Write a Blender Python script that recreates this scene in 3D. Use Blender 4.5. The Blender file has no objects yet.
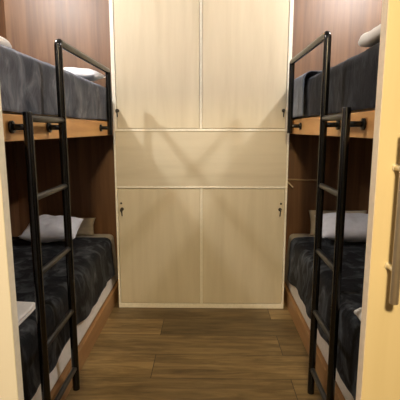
import bpy, bmesh, math, random
from mathutils import Vector, Matrix, noise
random.seed(4)
S = bpy.context.scene
COL = S.collection

# ------------------------------------------------------------------ helpers
def tag(o, label=None, cat=None, group=None, kind=None):
    if label: o['label'] = label
    if cat: o['category'] = cat
    if group: o['group'] = group
    if kind: o['kind'] = kind
    return o

def wloc(o):
    v = Vector((0, 0, 0))
    while o is not None:
        v += o.location
        o = o.parent
    return v

def empty(name, loc, label, cat, group=None):
    o = bpy.data.objects.new(name, None)
    COL.objects.link(o)
    o.location = loc
    o.empty_display_size = .1
    return tag(o, label, cat, group)

def build(name, bm, mat, parent=None, smooth=True, angle=40, label=None, origin=None):
    """link a bmesh (built in world coordinates) as ONE mesh object"""
    bmesh.ops.recalc_face_normals(bm, faces=bm.faces)
    off = wloc(parent)
    if origin is not None:
        off = Vector(origin)
    bmesh.ops.translate(bm, verts=bm.verts, vec=-off)
    me = bpy.data.meshes.new(name)
    bm.to_mesh(me)
    bm.free()
    me.materials.append(mat)
    if smooth:
        for p in me.polygons:
            p.use_smooth = True
        me.set_sharp_from_angle(angle=math.radians(angle))
    o = bpy.data.objects.new(name, me)
    COL.objects.link(o)
    if parent is not None:
        o.parent = parent
        if origin is not None:
            o.location = Vector(origin) - wloc(parent)
    elif origin is not None:
        o.location = origin
    if label:
        o['label'] = label
    return o

def box(bm, x0, x1, y0, y1, z0, z1, bev=0.0, seg=2):
    t = bmesh.new()
    bmesh.ops.create_cube(t, size=1)
    for v in t.verts:
        v.co = Vector(((x0 + x1) / 2 + v.co.x * (x1 - x0), (y0 + y1) / 2 + v.co.y * (y1 - y0), (z0 + z1) / 2 + v.co.z * (z1 - z0)))
    if bev > 0:
        bmesh.ops.bevel(t, geom=t.edges[:], offset=bev, segments=seg, profile=.5, affect='EDGES')
    merge(bm, t)
    return bm

def merge(bm, t):
    me = bpy.data.meshes.new('tmp')
    t.to_mesh(me)
    t.free()
    bm.from_mesh(me)
    bpy.data.meshes.remove(me)

def tube(bm, pts, r, n=16, cap=True):
    """tube of radius r through points, rounded end caps"""
    pts = [Vector(p) for p in pts]
    rings = []
    up = None
    L = len(pts)
    for i, p in enumerate(pts):
        d = (pts[min(i + 1, L - 1)] - pts[max(i - 1, 0)]).normalized()
        if up is None:
            a = Vector((0, 0, 1)) if abs(d.z) < .9 else Vector((1, 0, 0))
            up = (a - d * a.dot(d)).normalized()
        else:
            up = (up - d * up.dot(d)).normalized()
        s = d.cross(up)
        rad = r[i] if isinstance(r, (list, tuple)) else r
        rings.append([bm.verts.new(p + (up * math.cos(2 * math.pi * k / n) + s * math.sin(2 * math.pi * k / n)) * rad) for k in range(n)])
    for a, b in zip(rings, rings[1:]):
        for k in range(n):
            bm.faces.new((a[k], a[(k + 1) % n], b[(k + 1) % n], b[k]))
    if cap:
        bm.faces.new(rings[0])
        bm.faces.new(rings[-1])
    return bm

def capped(bm, p0, p1, r, n=16, b=.004):
    """straight bar with softly bevelled ends"""
    p0, p1 = Vector(p0), Vector(p1)
    d = (p1 - p0).normalized()
    tube(bm, [p0, p0 + d * b * .3, p0 + d * b, p1 - d * b, p1 - d * b * .3, p1],
         [r - b, r - b * .3, r, r, r - b * .3, r - b], n)
    return bm

def bend(p0, pc, p1, rad, n=7):
    """points from p0 to p1 through a rounded corner pc"""
    p0, pc, p1 = Vector(p0), Vector(pc), Vector(p1)
    a = pc + (p0 - pc).normalized() * rad
    b = pc + (p1 - pc).normalized() * rad
    out = [p0]
    for i in range(n + 1):
        t = i / n
        out.append(a * (1 - t) ** 2 + pc * 2 * t * (1 - t) + b * t * t)
    out.append(p1)
    return out

def fbm(x, y, z, o=3):
    return noise.fractal(Vector((x, y, z)), 1.0, 2.0, o, noise_basis='PERLIN_ORIGINAL')

# ------------------------------------------------------------------ materials
def new_mat(name):
    m = bpy.data.materials.new(name)
    m.use_nodes = True
    nt = m.node_tree
    b = nt.nodes['Principled BSDF']
    return m, nt, b

def N(nt, typ, **kw):
    n = nt.nodes.new(typ)
    for k, v in kw.items():
        if k in n.inputs:
            n.inputs[k].default_value = v
        else:
            setattr(n, k, v)
    return n

def coords(nt, scale=(1, 1, 1), rot=(0, 0, 0), loc=(0, 0, 0)):
    g = N(nt, 'ShaderNodeNewGeometry')
    mp = N(nt, 'ShaderNodeMapping')
    mp.inputs['Scale'].default_value = scale
    mp.inputs['Rotation'].default_value = rot
    mp.inputs['Location'].default_value = loc
    nt.links.new(g.outputs['Position'], mp.inputs['Vector'])
    return mp.outputs['Vector']

def ramp(nt, fac, stops):
    r = N(nt, 'ShaderNodeValToRGB')
    e = r.color_ramp.elements
    while len(e) < len(stops):
        e.new(.5)
    for i, (p, c) in enumerate(stops):
        e[i].position = p
        e[i].color = (*c, 1)
    nt.links.new(fac, r.inputs['Fac'])
    return r.outputs['Color']

def grain_mat(name, stops, scale, rough=.45, bump=.05, spec=.5, nscale=4, coat=0.0, detail=6):
    m, nt, b = new_mat(name)
    v = coords(nt, scale)
    n = N(nt, 'ShaderNodeTexNoise', Scale=nscale, Detail=detail, Roughness=.6, Distortion=.35)
    nt.links.new(v, n.inputs['Vector'])
    nt.links.new(ramp(nt, n.outputs['Fac'], stops), b.inputs['Base Color'])
    b.inputs['Roughness'].default_value = rough
    b.inputs['Specular IOR Level'].default_value = spec
    b.inputs['Coat Weight'].default_value = coat
    if bump:
        bp = N(nt, 'ShaderNodeBump', Strength=bump, Distance=.004)
        nt.links.new(n.outputs['Fac'], bp.inputs['Height'])
        nt.links.new(bp.outputs['Normal'], b.inputs['Normal'])
    return m

def plain(name, col, rough=.5, metal=0.0, spec=.5, bump=0, bscale=60):
    m, nt, b = new_mat(name)
    v = coords(nt)
    n = N(nt, 'ShaderNodeTexNoise', Scale=bscale, Detail=4)
    nt.links.new(v, n.inputs['Vector'])
    lo = tuple(c * .93 for c in col)
    hi = tuple(min(1, c * 1.06) for c in col)
    nt.links.new(ramp(nt, n.outputs['Fac'], [(.3, lo), (.7, hi)]), b.inputs['Base Color'])
    b.inputs['Roughness'].default_value = rough
    b.inputs['Metallic'].default_value = metal
    b.inputs['Specular IOR Level'].default_value = spec
    if bump:
        bp = N(nt, 'ShaderNodeBump', Strength=bump, Distance=.003)
        nt.links.new(n.outputs['Fac'], bp.inputs['Height'])
        nt.links.new(bp.outputs['Normal'], b.inputs['Normal'])
    return m

def velvet(name, dark, light, sheen=.5, seed=0, bias=.5):
    """crushed velvet: mottled pile with streaks running down the cloth"""
    m, nt, b = new_mat(name)
    v = coords(nt, (5.5, 5.5, 2.6), loc=(seed, seed * 1.7, 0))
    n = N(nt, 'ShaderNodeTexNoise', Scale=1.7, Detail=5, Roughness=.62, Distortion=.9)
    nt.links.new(v, n.inputs['Vector'])
    v2 = coords(nt, (60, 60, 60))
    n2 = N(nt, 'ShaderNodeTexNoise', Scale=3, Detail=2)
    nt.links.new(v2, n2.inputs['Vector'])
    c = ramp(nt, n.outputs['Fac'], [(bias - .08, dark), (bias + .06, tuple((a + c2) * .42 for a, c2 in zip(dark, light))), (bias + .17, light)])
    nt.links.new(c, b.inputs['Base Color'])
    b.inputs['Roughness'].default_value = .75
    b.inputs['Specular IOR Level'].default_value = .15
    b.inputs['Sheen Weight'].default_value = sheen
    b.inputs['Sheen Roughness'].default_value = .4
    b.inputs['Sheen Tint'].default_value = (.75, .8, .95, 1)
    bp = N(nt, 'ShaderNodeBump', Strength=.5, Distance=.012)
    nt.links.new(n.outputs['Fac'], bp.inputs['Height'])
    bp2 = N(nt, 'ShaderNodeBump', Strength=.25, Distance=.002)
    nt.links.new(n2.outputs['Fac'], bp2.inputs['Height'])
    nt.links.new(bp.outputs['Normal'], bp2.inputs['Normal'])
    nt.links.new(bp2.outputs['Normal'], b.inputs['Normal'])
    return m

def floor_mat():
    m, nt, b = new_mat('wood_plank_floor')
    v = coords(nt, loc=(0.31, -2.366 + .245 * 10, 0))
    br = N(nt, 'ShaderNodeTexBrick', Scale=1.0)
    br.inputs['Color1'].default_value = (0, 0, 0, 1)
    br.inputs['Color2'].default_value = (1, 1, 1, 1)
    br.inputs['Mortar'].default_value = (0, 0, 0, 1)
    br.inputs['Mortar Size'].default_value = .0022
    br.inputs['Mortar Smooth'].default_value = .3
    br.inputs['Brick Width'].default_value = 1.22
    br.inputs['Row Height'].default_value = .245
    br.offset = .37
    nt.links.new(v, br.inputs['Vector'])
    vg = coords(nt, (1.6, 13, 1))
    n = N(nt, 'ShaderNodeTexNoise', Scale=1.8, Detail=8, Roughness=.65, Distortion=.8)
    n.noise_dimensions = '4D'
    nt.links.new(vg, n.inputs['Vector'])
    sc = N(nt, 'ShaderNodeMath', operation='MULTIPLY')
    sc.inputs[1].default_value = 7.0
    nt.links.new(br.outputs['Color'], sc.inputs[0])
    nt.links.new(sc.outputs[0], n.inputs['W'])
    c = ramp(nt, n.outputs['Fac'], [(.28, (.085, .050, .018)), (.46, (.20, .130, .052)), (.6, (.31, .21, .09)), (.8, (.42, .30, .14))])
    # plank to plank tone
    tone = N(nt, 'ShaderNodeMapRange')
    tone.inputs['To Min'].default_value = .55
    tone.inputs['To Max'].default_value = 1.25
    nt.links.new(br.outputs['Color'], tone.inputs['Value'])
    mul = N(nt, 'ShaderNodeVectorMath', operation='SCALE')
    nt.links.new(c, mul.inputs[0])
    nt.links.new(tone.outputs[0], mul.inputs['Scale'])
    mx = N(nt, 'ShaderNodeMix', data_type='RGBA')
    nt.links.new(br.outputs['Fac'], mx.inputs['Factor'])
    nt.links.new(mul.outputs[0], mx.inputs['A'])
    mx.inputs['B'].default_value = (.025, .014, .007, 1)
    nt.links.new(mx.outputs['Result'], b.inputs['Base Color'])
    b.inputs['Roughness'].default_value = .42
    b.inputs['Specular IOR Level'].default_value = .4
    bp = N(nt, 'ShaderNodeBump', Strength=.12, Distance=.002)
    nt.links.new(n.outputs['Fac'], bp.inputs['Height'])
    nt.links.new(bp.outputs['Normal'], b.inputs['Normal'])
    return m

M = {}
M['floor'] = floor_mat()
M['wall'] = grain_mat('brown_laminate', [(.3, (.092, .038, .014)), (.5, (.160, .074, .029)), (.7, (.225, .110, .046))], (11, 11, .5), rough=.45, spec=.65, bump=.03, nscale=1.6)
M['ceiling'] = plain('ceiling_paint', (.42, .40, .37), .9)
M['birch'] = grain_mat('pale_birch_laminate', [(.3, (.56, .485, .34)), (.5, (.615, .54, .39)), (.72, (.665, .59, .435))], (7, 7, .7), rough=.42, bump=.02, nscale=1.5)
M['birch_cross'] = grain_mat('pale_birch_laminate_crosswise', [(.3, (.54, .475, .345)), (.5, (.595, .53, .395)), (.72, (.64, .575, .43))], (.6, 6, 8), rough=.42, bump=.02, nscale=1.5)
M['band'] = plain('cream_edge_banding', (.86, .81, .68), .4)
M['door'] = grain_mat('cream_door_laminate', [(.3, (.78, .65, .39)), (.5, (.82, .69, .43)), (.72, (.84, .72, .46))], (6, 6, .6), rough=.45, bump=.02, nscale=1.5)
M['door_pale'] = grain_mat('pale_cream_door_laminate', [(.3, (.86, .83, .80)), (.5, (.88, .85, .82)), (.72, (.90, .87, .84))], (6, 6, .6), rough=.45, bump=.02, nscale=1.5)
M['peach'] = plain('peach_edge_banding', (.86, .74, .58), .45)
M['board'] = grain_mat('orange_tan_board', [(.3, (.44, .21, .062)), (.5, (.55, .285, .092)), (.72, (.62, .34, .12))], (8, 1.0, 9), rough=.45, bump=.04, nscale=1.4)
M['board_low'] = grain_mat('shaded_brown_board', [(.3, (.27, .135, .048)), (.5, (.34, .18, .07)), (.72, (.40, .225, .09))], (8, 1.0, 9), rough=.45, bump=.04, nscale=1.4)  # upper board's wood, its colour darkened for the shade low in the aisle
M['board_dark'] = grain_mat('under_board', [(.3, (.20, .10, .045)), (.7, (.28, .15, .07))], (6, 1, 6), rough=.6, nscale=1.5)
M['black'] = plain('black_enamel', (.0045, .0042, .004), .2, 0, .4)
M['rung'] = plain('lit_black_rung', (.028, .027, .026), .34, .1, .5)  # black tube like the posts, colour lightened for light falling from above
M['bolt'] = plain('steel_bolt', (.45, .42, .38), .3, 1)
M['steel'] = plain('satin_nickel', (.52, .45, .38), .42, .75)
M['brass'] = plain('pale_brass', (.80, .74, .60), .4, .3)
M['keymetal'] = plain('dark_key_metal', (.035, .028, .020), .35, .3)
M['sheet'] = plain('white_mattress_ticking', (.86, .82, .76), .85, 0, .2, .25, 40)
M['sheet_beige'] = plain('beige_fitted_sheet', (.60, .50, .37), .85, 0, .2, .25, 40)
M['pillow'] = plain('white_pillowcase', (.80, .81, .86), .85, 0, .2, .3, 30)
M['pillow_cream'] = plain('cream_pillowcase', (.66, .58, .43), .85, 0, .2, .3, 30)
M['towel'] = plain('white_terry', (.83, .80, .75), .95, 0, .1, .6, 300)
M['grey_velvet'] = velvet('slate_grey_velvet', (.034, .038, .048), (.17, .18, .20), .3, 0, .5)
M['black_velvet'] = velvet('charcoal_velvet', (.007, .008, .011), (.075, .08, .094), .08, 3, .57)
M['dark_velvet'] = velvet('dark_charcoal_velvet', (.005, .006, .008), (.12, .128, .135), .05, 7, .565)
M['ink_velvet'] = velvet('ink_black_velvet', (.004, .005, .007), (.14, .155, .17), .05, 11, .57)
M['throw'] = velvet('blue_grey_fleece', (.085, .10, .125), (.20, .23, .27), .4, 5, .5)
M['conduit'] = plain('brown_conduit', (.42, .28, .16), .5)
M['conduit_clip'] = plain('beige_clip', (.75, .62, .42), .5)

# ------------------------------------------------------------------ main measures (metres; camera stands at the origin, 1.35 up)
YW = 3.045                      # wardrobe front
YE = 3.35                       # end wall
XWL, XWR = -1.535, 1.45         # side walls
YD = .90                        # sliding door plane
ZC = 2.80

# ------------------------------------------------------------------ room shell
def struct(name, bm, mat, label, cat, **k):
    o = build(name, bm, mat, smooth=False, **k)
    return tag(o, label, cat, kind='structure')

struct('floor', box(bmesh.new(), -2.0, 2.0, -3.2, YE + .1, -.06, 0), M['floor'], 'brown wood plank floor running between the two bunks', 'floor')
struct('ceiling', box(bmesh.new(), -2.0, 2.0, -3.2, YE + .1, ZC, ZC + .06), M['ceiling'], 'pale ceiling over the bunk room', 'ceiling')
struct('wall_back', box(bmesh.new(), XWL - .06, XWR + .06, YE, YE + .06, 0, ZC), M['wall'], 'reddish brown laminate end wall on both sides of the wardrobe', 'wall')
struct('wall_left', box(bmesh.new(), XWL - .06, XWL, YD + .06, YE, 0, ZC), M['wall'], 'reddish brown laminate wall along the left bunk', 'wall')
struct('wall_right', box(bmesh.new(), XWR, XWR + .06, YD + .06, YE, 0, ZC), M['wall'], 'reddish brown laminate wall along the right bunk', 'wall')

# front sliding doors, part open: the camera looks between them
bm = bmesh.new(); box(bm, -1.60, -.449, YD, YD + .03, 0.012, 2.05, .0015)
d = struct('door_1', bm, M['door_pale'], 'pale cream sliding door panel at the left edge of the photo', 'door')
build('edge_band', box(bmesh.new(), -.449, -.4475, YD + .0005, YD + .0295, .013, 2.049), M['band'], d, smooth=False)
bm = bmesh.new(); box(bm, .3605, 1.52, YD, YD + .031, 0.012, 2.05, .0015)
d = struct('door_2', bm, M['door'], 'yellowish cream sliding door with a metal bar pull, at the right', 'door')
build('edge_band', box(bmesh.new(), .3588, .3605, YD + .0005, YD + .0305, .013, 2.049), M['peach'], d, smooth=False, label='peach edge strip down the door')
bm = bmesh.new(); capped(bm, (.3995, .862, .981), (.3995, .862, 1.352), .0094, 20, .0015)
h = build('pull_handle', bm, M['steel'], d, label='satin metal bar pull')
for z in (1.270, 1.054):
    bm = bmesh.new()
    tube(bm, [(.3985, YD + .001, z), (.3985, YD - .004, z), (.3985, YD - .004, z), (.3985, .868, z)], [.0085, .0085, .0062, .0062], 14)
    build('standoff', bm, M['brass'], h, label='pale metal handle post')
struct('trim_1', box(bmesh.new(), -1.6, 1.52, YD - .03, YD + .06, 2.055, ZC), M['door_pale'], 'cream header above the sliding doors', 'trim')

# ------------------------------------------------------------------ wardrobe
XA, XB = -.676, .580
w = empty('wardrobe', (-.048, YW, 0), 'tall pale birch built-in wardrobe with four doors at the end of the aisle', 'wardrobe')
bm = bmesh.new()
box(bm, XA, XB, YW + .022, YE - .004, .0, 2.58)                        # body
fr = dict(bev=.0015, seg=1)
box(bm, XA, XA + .026, YW, YW + .024, 1.347, 2.58, **fr)                # upper frame
box(bm, XB - .026, XB, YW, YW + .024, 1.347, 2.58, **fr)
box(bm, -.0545, -.0425, YW, YW + .024, 1.352, 2.58, **fr)
box(bm, XA, XB, YW, YW + .024, 2.55, 2.58, **fr)
box(bm, XA, XB, YW - .001, YW + .024, 1.335, 1.349, **fr)               # rail under the upper doors
box(bm, XA, XA + .012, YW + .001, YW + .024, .935, 1.336, **fr)
box(bm, XB - .012, XB, YW + .001, YW + .024, .935, 1.336, **fr)
box(bm, XA, XB, YW - .001, YW + .024, .924, .937, **fr)                 # rail over the lower doors
box(bm, XA, XA + .014, YW, YW + .024, .0, .925, **fr)
box(bm, XB - .014, XB, YW, YW + .024, .0, .925, **fr)
box(bm, -.0505, -.0385, YW, YW + .024, .03, .925, **fr)
box(bm, XA, XB, YW - .001, YW + .024, .0, .034, **fr)                   # plinth
build('carcass', bm, M['band'], w, smooth=False, label='cream edged carcass')

def lock(parent, x, z, s, plate=True):
    bm = bmesh.new()
    y = YW + .003
    tube(bm, [(x, y + .004, z), (x, y - .003, z), (x, y - .004, z)], [.0125, .0125, .010], 20)
    l = build('lock', bm, M['keymetal'], parent)
    bm = bmesh.new()                                                    # key: blade, bow, hanging tag
    box(bm, x - .0015, x + .0015, y - .022, y - .002, z - .004, z + .004)
    tube(bm, [(x - .003, y - .031, z - .002), (x + .003, y - .033, z - .002)], .013, 16)
    tube(bm, [(x + s * .001, y - .034, z - .010), (x + s * .003, y - .034, z - .026), (x + s * .004, y - .033, z - .045)], .0042, 8)
    build('key', bm, M['keymetal'], l)
    return l

g = .0045
def wdoor(x0, x1, z0, z1, lx, lz, s, extra=False):
    bm = box(bmesh.new(), x0 + g, x1 - g, YW + .003, YW + .021, z0 + g, z1 - g, .0012, 1)
    d = build('door', bm, M['birch'], w, smooth=False)
    lock(d, lx, lz, s)
    if extra:                                                           # round cam above the key
        bm = bmesh.new()
        tube(bm, [(lx - s * .006, YW + .005, lz + .043), (lx - s * .006, YW + .0005, lz + .043), (lx - s * .006, YW - .0005, lz + .043)], [.0075, .0075, .006], 16)
        build('lock_cover', bm, M['keymetal'], d)
    return d
wdoor(XA + .026, -.0545, 1.349, 2.55, -.644 + .004, 1.478, 1)
wdoor(-.0425, XB - .026, 1.349, 2.55, .533, 1.478, -1)
build('middle_panel', box(bmesh.new(), XA + .012 + .001, XB - .012 - .001, YW + .003, YW + .021, .938, 1.334, .001, 1), M['birch_cross'], w, smooth=False)
wdoor(XA + .014, -.0505, .034, .924, -.629, .768, 1, True)
wdoor(-.0385, XB - .014, .034, .924, .531, .768, -1, True)

# ------------------------------------------------------------------ bunk beds
def bunk(name, label, s, XP, XWALL, XL, zu0, zu1, nearY, farY, farG, zg, znear, rungs, foot, tie):
    """s=-1 left, +1 right; XP board face, XL ladder plane"""
    y0, y1 = 1.0, YE - .006
    xo = XWALL - s * .004
    b = empty(name, ((XP + XWALL) / 2, (y0 + y1) / 2, 0), label, 'bunk bed', 'twin bunk beds along the aisle')
    lo = lambda a, c: (min(a, c), max(a, c))
    bm = box(bmesh.new(), *lo(XP, XP + s * .025), y0, y1, zu0, zu1, .002, 1)
    build('upper_side_board', bm, M['board'], b, smooth=False)
    bm = box(bmesh.new(), *lo(XP + s * .0255, xo), y0, y1, zu0 + .005, zu0 + .04)
    build('upper_base', bm, M['board_dark'], b, smooth=False)
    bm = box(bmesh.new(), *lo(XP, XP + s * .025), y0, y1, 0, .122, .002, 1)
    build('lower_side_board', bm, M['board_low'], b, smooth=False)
    bm = box(bmesh.new(), *lo(XP + s * .0255, xo), y0, y1, .07, .12)
    build('lower_base', bm, M['board_dark'], b, smooth=False)
    for yy in (y0 + .1, (y0 + y1) / 2, y1 - .1):
        bm = box(bmesh.new(), *lo(xo, xo - s * .06), yy - .03, yy + .03, 0, .0699)
        build('support_block', bm, M['board_dark'], b, smooth=False)
    r = .0172
    # ladder: near post and far post (the far one runs on up into the guard rail)
    bm = bmesh.new()
    capped(bm, (XL, nearY, foot), (XL, nearY, znear), r)
    tube(bm, bend((XL, farY, foot), (XL, farY, zg), (XL, farY + .25, zg), .022), r)
    lad = build('ladder', bm, M['black'], b, label='black tubular ladder')
    for z in rungs:
        bm = bmesh.new()
        capped(bm, (XL, nearY + .008, z), (XL, farY - .008, z), .0125, 14, .002)
        build('rung', bm, M['rung'], lad)
    bm = bmesh.new()
    capped(bm, (XL, nearY + .008, tie), (XL, farY - .008, tie), .0135, 14, .002)
    build('rung', bm, M['rung'], lad, label='top tie bar of the ladder')
    zs = (zu0 + zu1) / 2 + .003
    def stub(yy, parent):
        bm = bmesh.new()
        xr, sd = XL, s
        capped(bm, (XL + s * .010, yy, zs), (XP + s * .001, yy, zs), .0115, 14, .001)
        capped(bm, (XP - s * .011, yy, zs), (XP + s * .0005, yy, zs), .023, 18, .002)
        o = build('bracket', bm, M['black'], parent, label='black flanged bracket')
        for q in range(2):
            bm = bmesh.new()
            zz = zs + (.0155 if q else -.0155)
            tube(bm, [(XP - s * .010, yy, zz), (XP - s * .0145, yy, zz), (XP - s * .016, yy, zz)], [.0052, .0052, .003], 6)
            build('bolt', bm, M['bolt'], parent)
    for yy in (nearY, farY):
        stub(yy, lad)
    bm = bmesh.new()
    tube(bm, bend((XL, farY + .25, zg), (XL, farG, zg), (XL, farG, zu0 + .006), .022), r)
    gr = build('guard_rail', bm, M['black'], b, label='black tubular guard rail')
    stub(farG, gr)
    return b

LB = dict(s=-1, XP=-.715, XWALL=XWL)
RB = dict(s=1, XP=.612, XWALL=XWR)
bunk('bunk_bed', 'bunk bed with black ladder along the left wall, slate grey velvet on its upper berth', -1, -.715, XWL, -.65, 1.305, 1.403,
     1.540, 1.906, 2.835, 1.722, 1.412, (1.094, .798, .49, .19), .073, 1.388)
bunk('bunk_bed', 'bunk bed with black ladder along the right wall, black velvet on its upper berth', 1, .612, XWR, .539, 1.315, 1.417,
     1.685, 2.005, 2.82, 1.772, 1.434, (1.086, .766, .451, .137), 0.0, 1.398)

# ------------------------------------------------------------------ mattresses and bedspreads
def mattress(s, XP, XWALL, z0, z1, inset, label, mat, flare=0.0):
    xa = XP + s * inset
    xb = XWALL - s * .012
    x0, x1 = min(xa, xb), max(xa, xb)
    bm = box(bmesh.new(), x0, x1, 1.03, YE - .012, z0, z1, .035, 4)
    for v in bm.verts:                                                  # the front leans out towards its foot
        if abs(v.co.x - xa) < .1:
            v.co.x -= s * flare * (z1 - v.co.z) / (z1 - z0)
    o = build('mattress', bm, mat, origin=((x0 + x1) / 2, 2.2, z0))
    return tag(o, label, 'mattress', 'mattresses on the bunks')

def bedspread(s, XP, XWALL, ztop, zhem, label, mat, y0=1.02, y1=3.2, seed=0., hemamp=.02, bulge=.0, foldamp=.006, name='bedspread', cat='bedspread', group='velvet bedspreads on the bunks', inset=0.0, innerx=None, lean=0.0, rough=1.0):
    """cloth over the mattress top, rounded over the front edge and hanging to a wavy hem"""
    bm = bmesh.new()
    rad = .05
    face = XP + s * inset                      # outer face of the hanging part
    inner = innerx if innerx is not None else XWALL - s * .03
    prof = []
    n1 = 14
    for i in range(n1):
        t = i / n1
        prof.append((inner + (face + s * rad - inner) * t, ztop, 0.0))
    for i in range(7):
        a = math.pi / 2 * i / 6
        prof.append((face + s * rad - s * rad * math.sin(a), ztop - rad + rad * math.cos(a), 0.0))
    n2 = 16
    for i in range(1, n2 + 1):
        prof.append((face, ztop - rad, i / n2))
    ny = int((y1 - y0) / .022)
    rows = []
    for j in range(ny + 1):
        y = y0 + (y1 - y0) * j / ny
        hem = zhem + hemamp * (fbm(y * 2.2 + seed, seed, .3) + .5 * math.sin(y * 9 + seed))
        row = []
        for (x, z, h) in prof:
            if h > 0:
                zz = (ztop - rad) * (1 - h) + hem * h
                f = foldamp * h * (math.sin(y * 21 + seed + 2 * fbm(y * 1.5, seed, h)) + 1.2 * fbm(y * 6 + seed, zz * 3, seed))
                x = x - s * (lean * h + f)
                z = zz
            d = rough * (.005 * fbm(x * 5 + seed, y * 5, z * 5) + .0025 * fbm(x * 14, y * 14 + seed, z * 14))
            if h == 0:
                z += d
            else:
                x -= s * d
            row.append(bm.verts.new((x, y, z)))
        rows.append(row)
    for a, b in zip(rows, rows[1:]):
        for k in range(len(prof) - 1):
            bm.faces.new((a[k], a[k + 1], b[k + 1], b[k]))
    o = build(name, bm, mat, origin=(face, (y0 + y1) / 2, ztop), angle=180)
    md = o.modifiers.new('thickness', 'SOLIDIFY')
    md.thickness = .007
    md.offset = 0
    return tag(o, label, cat, group)

mattress(-1, -.715, XWL, 1.3465, 1.631, .045, 'mattress on the upper left berth, under slate grey velvet', M['sheet_beige'])
mattress(1, .612, XWR, 1.3575, 1.651, .045, 'mattress on the upper right berth, under black velvet', M['sheet_beige'])
mattress(-1, -.715, XWL, .1225, .512, .045, 'mattress on the lower left berth, pale edge showing above the side board', M['sheet'], .036)
mattress(1, .612, XWR, .1225, .522, .045, 'mattress on the lower right berth, pale edge showing above the side board', M['sheet'], .036)

bedspread(-1, -.715, XWL, 1.657, 1.414, 'slate grey crushed velvet bedspread hanging over the upper left berth', M['grey_velvet'], seed=1.3, hemamp=.006, inset=.016, y1=3.33, foldamp=.004)
bedspread(1, .612, XWR, 1.675, 1.428, 'black crushed velvet bedspread hanging over the upper right berth', M['black_velvet'], seed=4.1, hemamp=.005, inset=.016, y1=3.33, foldamp=.004)
bedspread(-1, -.715, XWL, .535, .262, 'dark velvet bedspread on the lower left berth, two pillows at its head', M['dark_velvet'], seed=7.7, hemamp=.026, inset=.016, lean=.014, y1=3.10)
bedspread(1, .612, XWR, .545, .25, 'ink black velvet bedspread on the lower right berth with pale streaks', M['ink_velvet'], seed=2.2, hemamp=.022, inset=.016, lean=.014, y1=3.10)
bedspread(1, .612, XWR, 1.704, 1.434, 'blue grey fleece throw over the far end of the upper right berth', M['throw'], y0=2.73, y1=3.31, seed=9.1, hemamp=.004, inset=-.014, rough=.4, name='throw_blanket', cat='throw', group=None, innerx=1.15, foldamp=.003)

# ------------------------------------------------------------------ pillows
def pillow(cx, cy, z0, w_, d_, t_, rot, tilt, label, mat, seed, group='pillows on the bunks'):
    bm = bmesh.new()
    n, m_ = 28, 20
    grid = {}
    for side in (1, -1):
        for i in range(n + 1):
            for j in range(m_ + 1):
                u, v = -1 + 2 * i / n, -1 + 2 * j / m_
                edge = i in (0, n) or j in (0, m_)
                if edge and side == -1:
                    continue
                h = ((1 - abs(u) ** 2.6) * (1 - abs(v) ** 2.6)) ** .55 if not edge else 0
                pin = 1 - .05 * (1 - abs(u) ** 2) * abs(v) ** 3
                pin2 = 1 - .06 * (1 - abs(v) ** 2) * abs(u) ** 3
                wr = .10 * h * fbm(u * 2.2 + seed, v * 2.2, seed + side)
                x, y = u * w_ / 2 * pin2, v * d_ / 2 * pin
                z = side * t_ / 2 * (h * (1 + wr) + wr * .4)
                z += .012 * fbm(u * 1.2 + seed, v * 1.2, 4)
                grid[(side, i, j)] = bm.verts.new((x, y, z))
    def vv(s_, i, j):
        return grid[(1, i, j)] if (i in (0, n) or j in (0, m_)) else grid[(s_, i, j)]
    for s_ in (1, -1):
        for i in range(n):
            for j in range(m_):
                bm.faces.new((vv(s_, i, j), vv(s_, i + 1, j), vv(s_, i + 1, j + 1), vv(s_, i, j + 1)))
    R = Matrix.Rotation(rot, 4, 'Z') @ Matrix.Rotation(tilt, 4, 'X')
    bmesh.ops.transform(bm, matrix=R, verts=bm.verts)
    lo = min(v.co.z for v in bm.verts)
    bmesh.ops.translate(bm, verts=bm.verts, vec=Vector((cx, cy, z0 - lo)))
    o = build('pillow', bm, mat, origin=(cx, cy, z0), angle=180)
    return tag(o, label, 'pillow', group)

pillow(-1.125, 2.975, .546, .39, .28, .15, .05, .28, 'white pillow leaning at the head of the lower left berth', M['pillow'], 1.0)
pillow(-1.115, 3.262, .520, .44, .145, .07, -.0, 1.15, 'cream pillow tucked behind the white one on the lower left berth', M['pillow_cream'], 2.4)
pillow(1.05, 2.985, .556, .50, .30, .145, -.03, .34, 'white pillow leaning at the head of the lower right berth', M['pillow'], 5.2)
pillow(1.03, 3.262, .530, .46, .20, .08, 0, 1.2, 'cream pillow tucked behind the white one on the lower right berth', M['pillow_cream'], 6.6)
pillow(-.985, 3.10, 1.672, .45, .34, .095, .0, .05, 'white pillow lying on the far end of the upper left berth', M['pillow'], 8.3)

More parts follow.
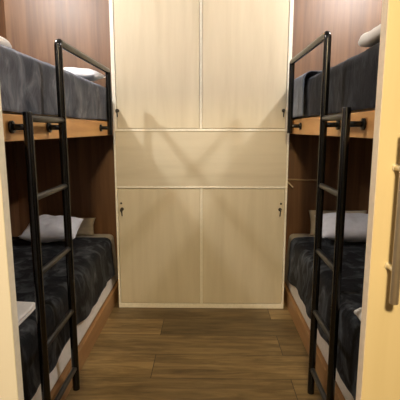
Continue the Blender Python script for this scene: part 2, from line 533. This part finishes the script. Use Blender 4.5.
# ------------------------------------------------------------------ folded towels
def towel(x0, x1, y0, y1, z0, t_, s, label, seed, rot=0.0, L=2):
    """folded terry towel; the folded, rounded edge faces the aisle"""
    bm = bmesh.new()
    lay = t_ / L
    xf = x0 if s > 0 else x1            # aisle side
    xb = x1 if s > 0 else x0
    ny = 22
    prof = []
    for k in range(L):                  # one rounded lobe per layer down the aisle side
        zc = t_ - lay * (k + .5)
        for i in range(7):
            a = math.pi / 2 - math.pi * i / 6
            prof.append((xf + s * lay * .55 - s * math.cos(a) * lay * .55 + s * .004 * k, zc + math.sin(a) * lay * .49))
    top = [(xb + (xf + s * lay * .55 - xb) * i / 8, t_) for i in range(8)]
    bot = [(xf + s * lay * .55 + (xb - xf - s * lay * .55) * i / 8, 0) for i in range(1, 9)]
    prof = top + prof + bot
    rows = []
    for j in range(ny + 1):
        v = j / ny
        y = y0 + (y1 - y0) * v
        e = min(v, 1 - v) * (y1 - y0)
        k = 1 - .32 * max(0, 1 - e / .02) ** 2
        row = []
        for (x, z) in prof:
            zz = z * k + .005 * fbm(x * 9 + seed, y * 9, 2) * (z / t_)
            xx = x + .006 * fbm(y * 7 + seed, x * 3, 1)
            row.append(bm.verts.new((xx, y, z0 + zz)))
        rows.append(row)
    m_ = len(prof)
    for a, b in zip(rows, rows[1:]):
        for q in range(m_):
            bm.faces.new((a[q], a[(q + 1) % m_], b[(q + 1) % m_], b[q]))
    bm.faces.new(rows[0]); bm.faces.new(rows[-1])
    c = Vector(((x0 + x1) / 2, (y0 + y1) / 2, 0))
    if rot:
        bmesh.ops.rotate(bm, verts=bm.verts, cent=c, matrix=Matrix.Rotation(rot, 3, 'Z'))
    o = build('folded_towel', bm, M['towel'], origin=(c.x, c.y, z0), angle=60)
    return tag(o, label, 'towel', 'folded towels on the bunks')

towel(-1.16, -.812, 1.45, 1.82, 1.671, .046, -1, 'folded white towel on the near end of the upper left berth', .4, L=1)
towel(.632, .98, 1.45, 1.88, 1.691, .05, 1, 'folded white towel on the near end of the upper right berth', 2.9, L=1)
towel(-1.12, -.765, 1.36, 1.79, .549, .04, -1, 'folded white towel on the near end of the lower left berth', 5.5)
towel(.628, 1.0, 1.26, 1.715, .560, .05, 1, 'folded white towel on the near end of the lower right berth', 7.1, L=1)

# ------------------------------------------------------------------ cable conduit on the end wall of the right lower berth
zc = .952
bm = bmesh.new(); capped(bm, (.60, YE - .0085, zc + .004), (.885, YE - .0085, zc - .004), .007, 10, .001)
c = build('cable_conduit', bm, M['conduit'], origin=(.74, YE - .0085, zc))
tag(c, 'thin brown cable conduit across the end wall above the lower right berth', 'conduit')
bm = bmesh.new(); capped(bm, (.632, YE - .010, zc - .012), (.672, YE - .05, zc - .055), .006, 10, .001)
build('loose_end', bm, M['conduit_clip'], c, label='pale loose cable end')

# ------------------------------------------------------------------ light
def lamp(name, typ, loc, power, col, **k):
    l = bpy.data.lights.new(name, typ)
    l.energy = power
    l.color = col
    for a, v in k.items():
        setattr(l, a, v)
    o = bpy.data.objects.new(name, l)
    COL.objects.link(o)
    o.location = loc
    return o
lamp('ceiling_lamp', 'POINT', (-1.454, 2.064, 2.69), 62, (1, .98, .95), shadow_soft_size=.05)
lamp('ceiling_lamp', 'POINT', (1.367, 2.257, 2.69), 62, (1, .98, .95), shadow_soft_size=.05)
h = lamp('hall_lamp', 'AREA', (-.03, -1.2, 2.6), 58, (1, .77, .43), shape='DISK', size=.3)
h.rotation_euler = (math.radians(45), 0, 0)

wd = bpy.data.worlds.new('hall_ambience')
S.world = wd
wd.use_nodes = True
bg = wd.node_tree.nodes['Background']
bg.inputs['Color'].default_value = (1, .82, .58, 1)
bg.inputs['Strength'].default_value = .03

# ------------------------------------------------------------------ camera
f = 422.0
th = math.atan(71 / f)
psi = math.atan(7.5 / f / math.cos(th))
F = Vector((-math.sin(psi) * math.cos(th), math.cos(psi) * math.cos(th), -math.sin(th)))
cam = bpy.data.cameras.new('camera')
cam.sensor_width = 36
cam.lens = f / 400 * 36
cam.clip_start = .02
co = bpy.data.objects.new('camera', cam)
COL.objects.link(co)
co.location = (0, 0, 1.35)
co.rotation_euler = F.to_track_quat('-Z', 'Y').to_euler()
S.camera = co

vs = S.view_settings
S.display_settings.display_device = 'sRGB'
vs.view_transform = 'Standard'
vs.look = 'None'
vs.exposure = 0.55
vs.gamma = 1.0
vs.use_curve_mapping = False
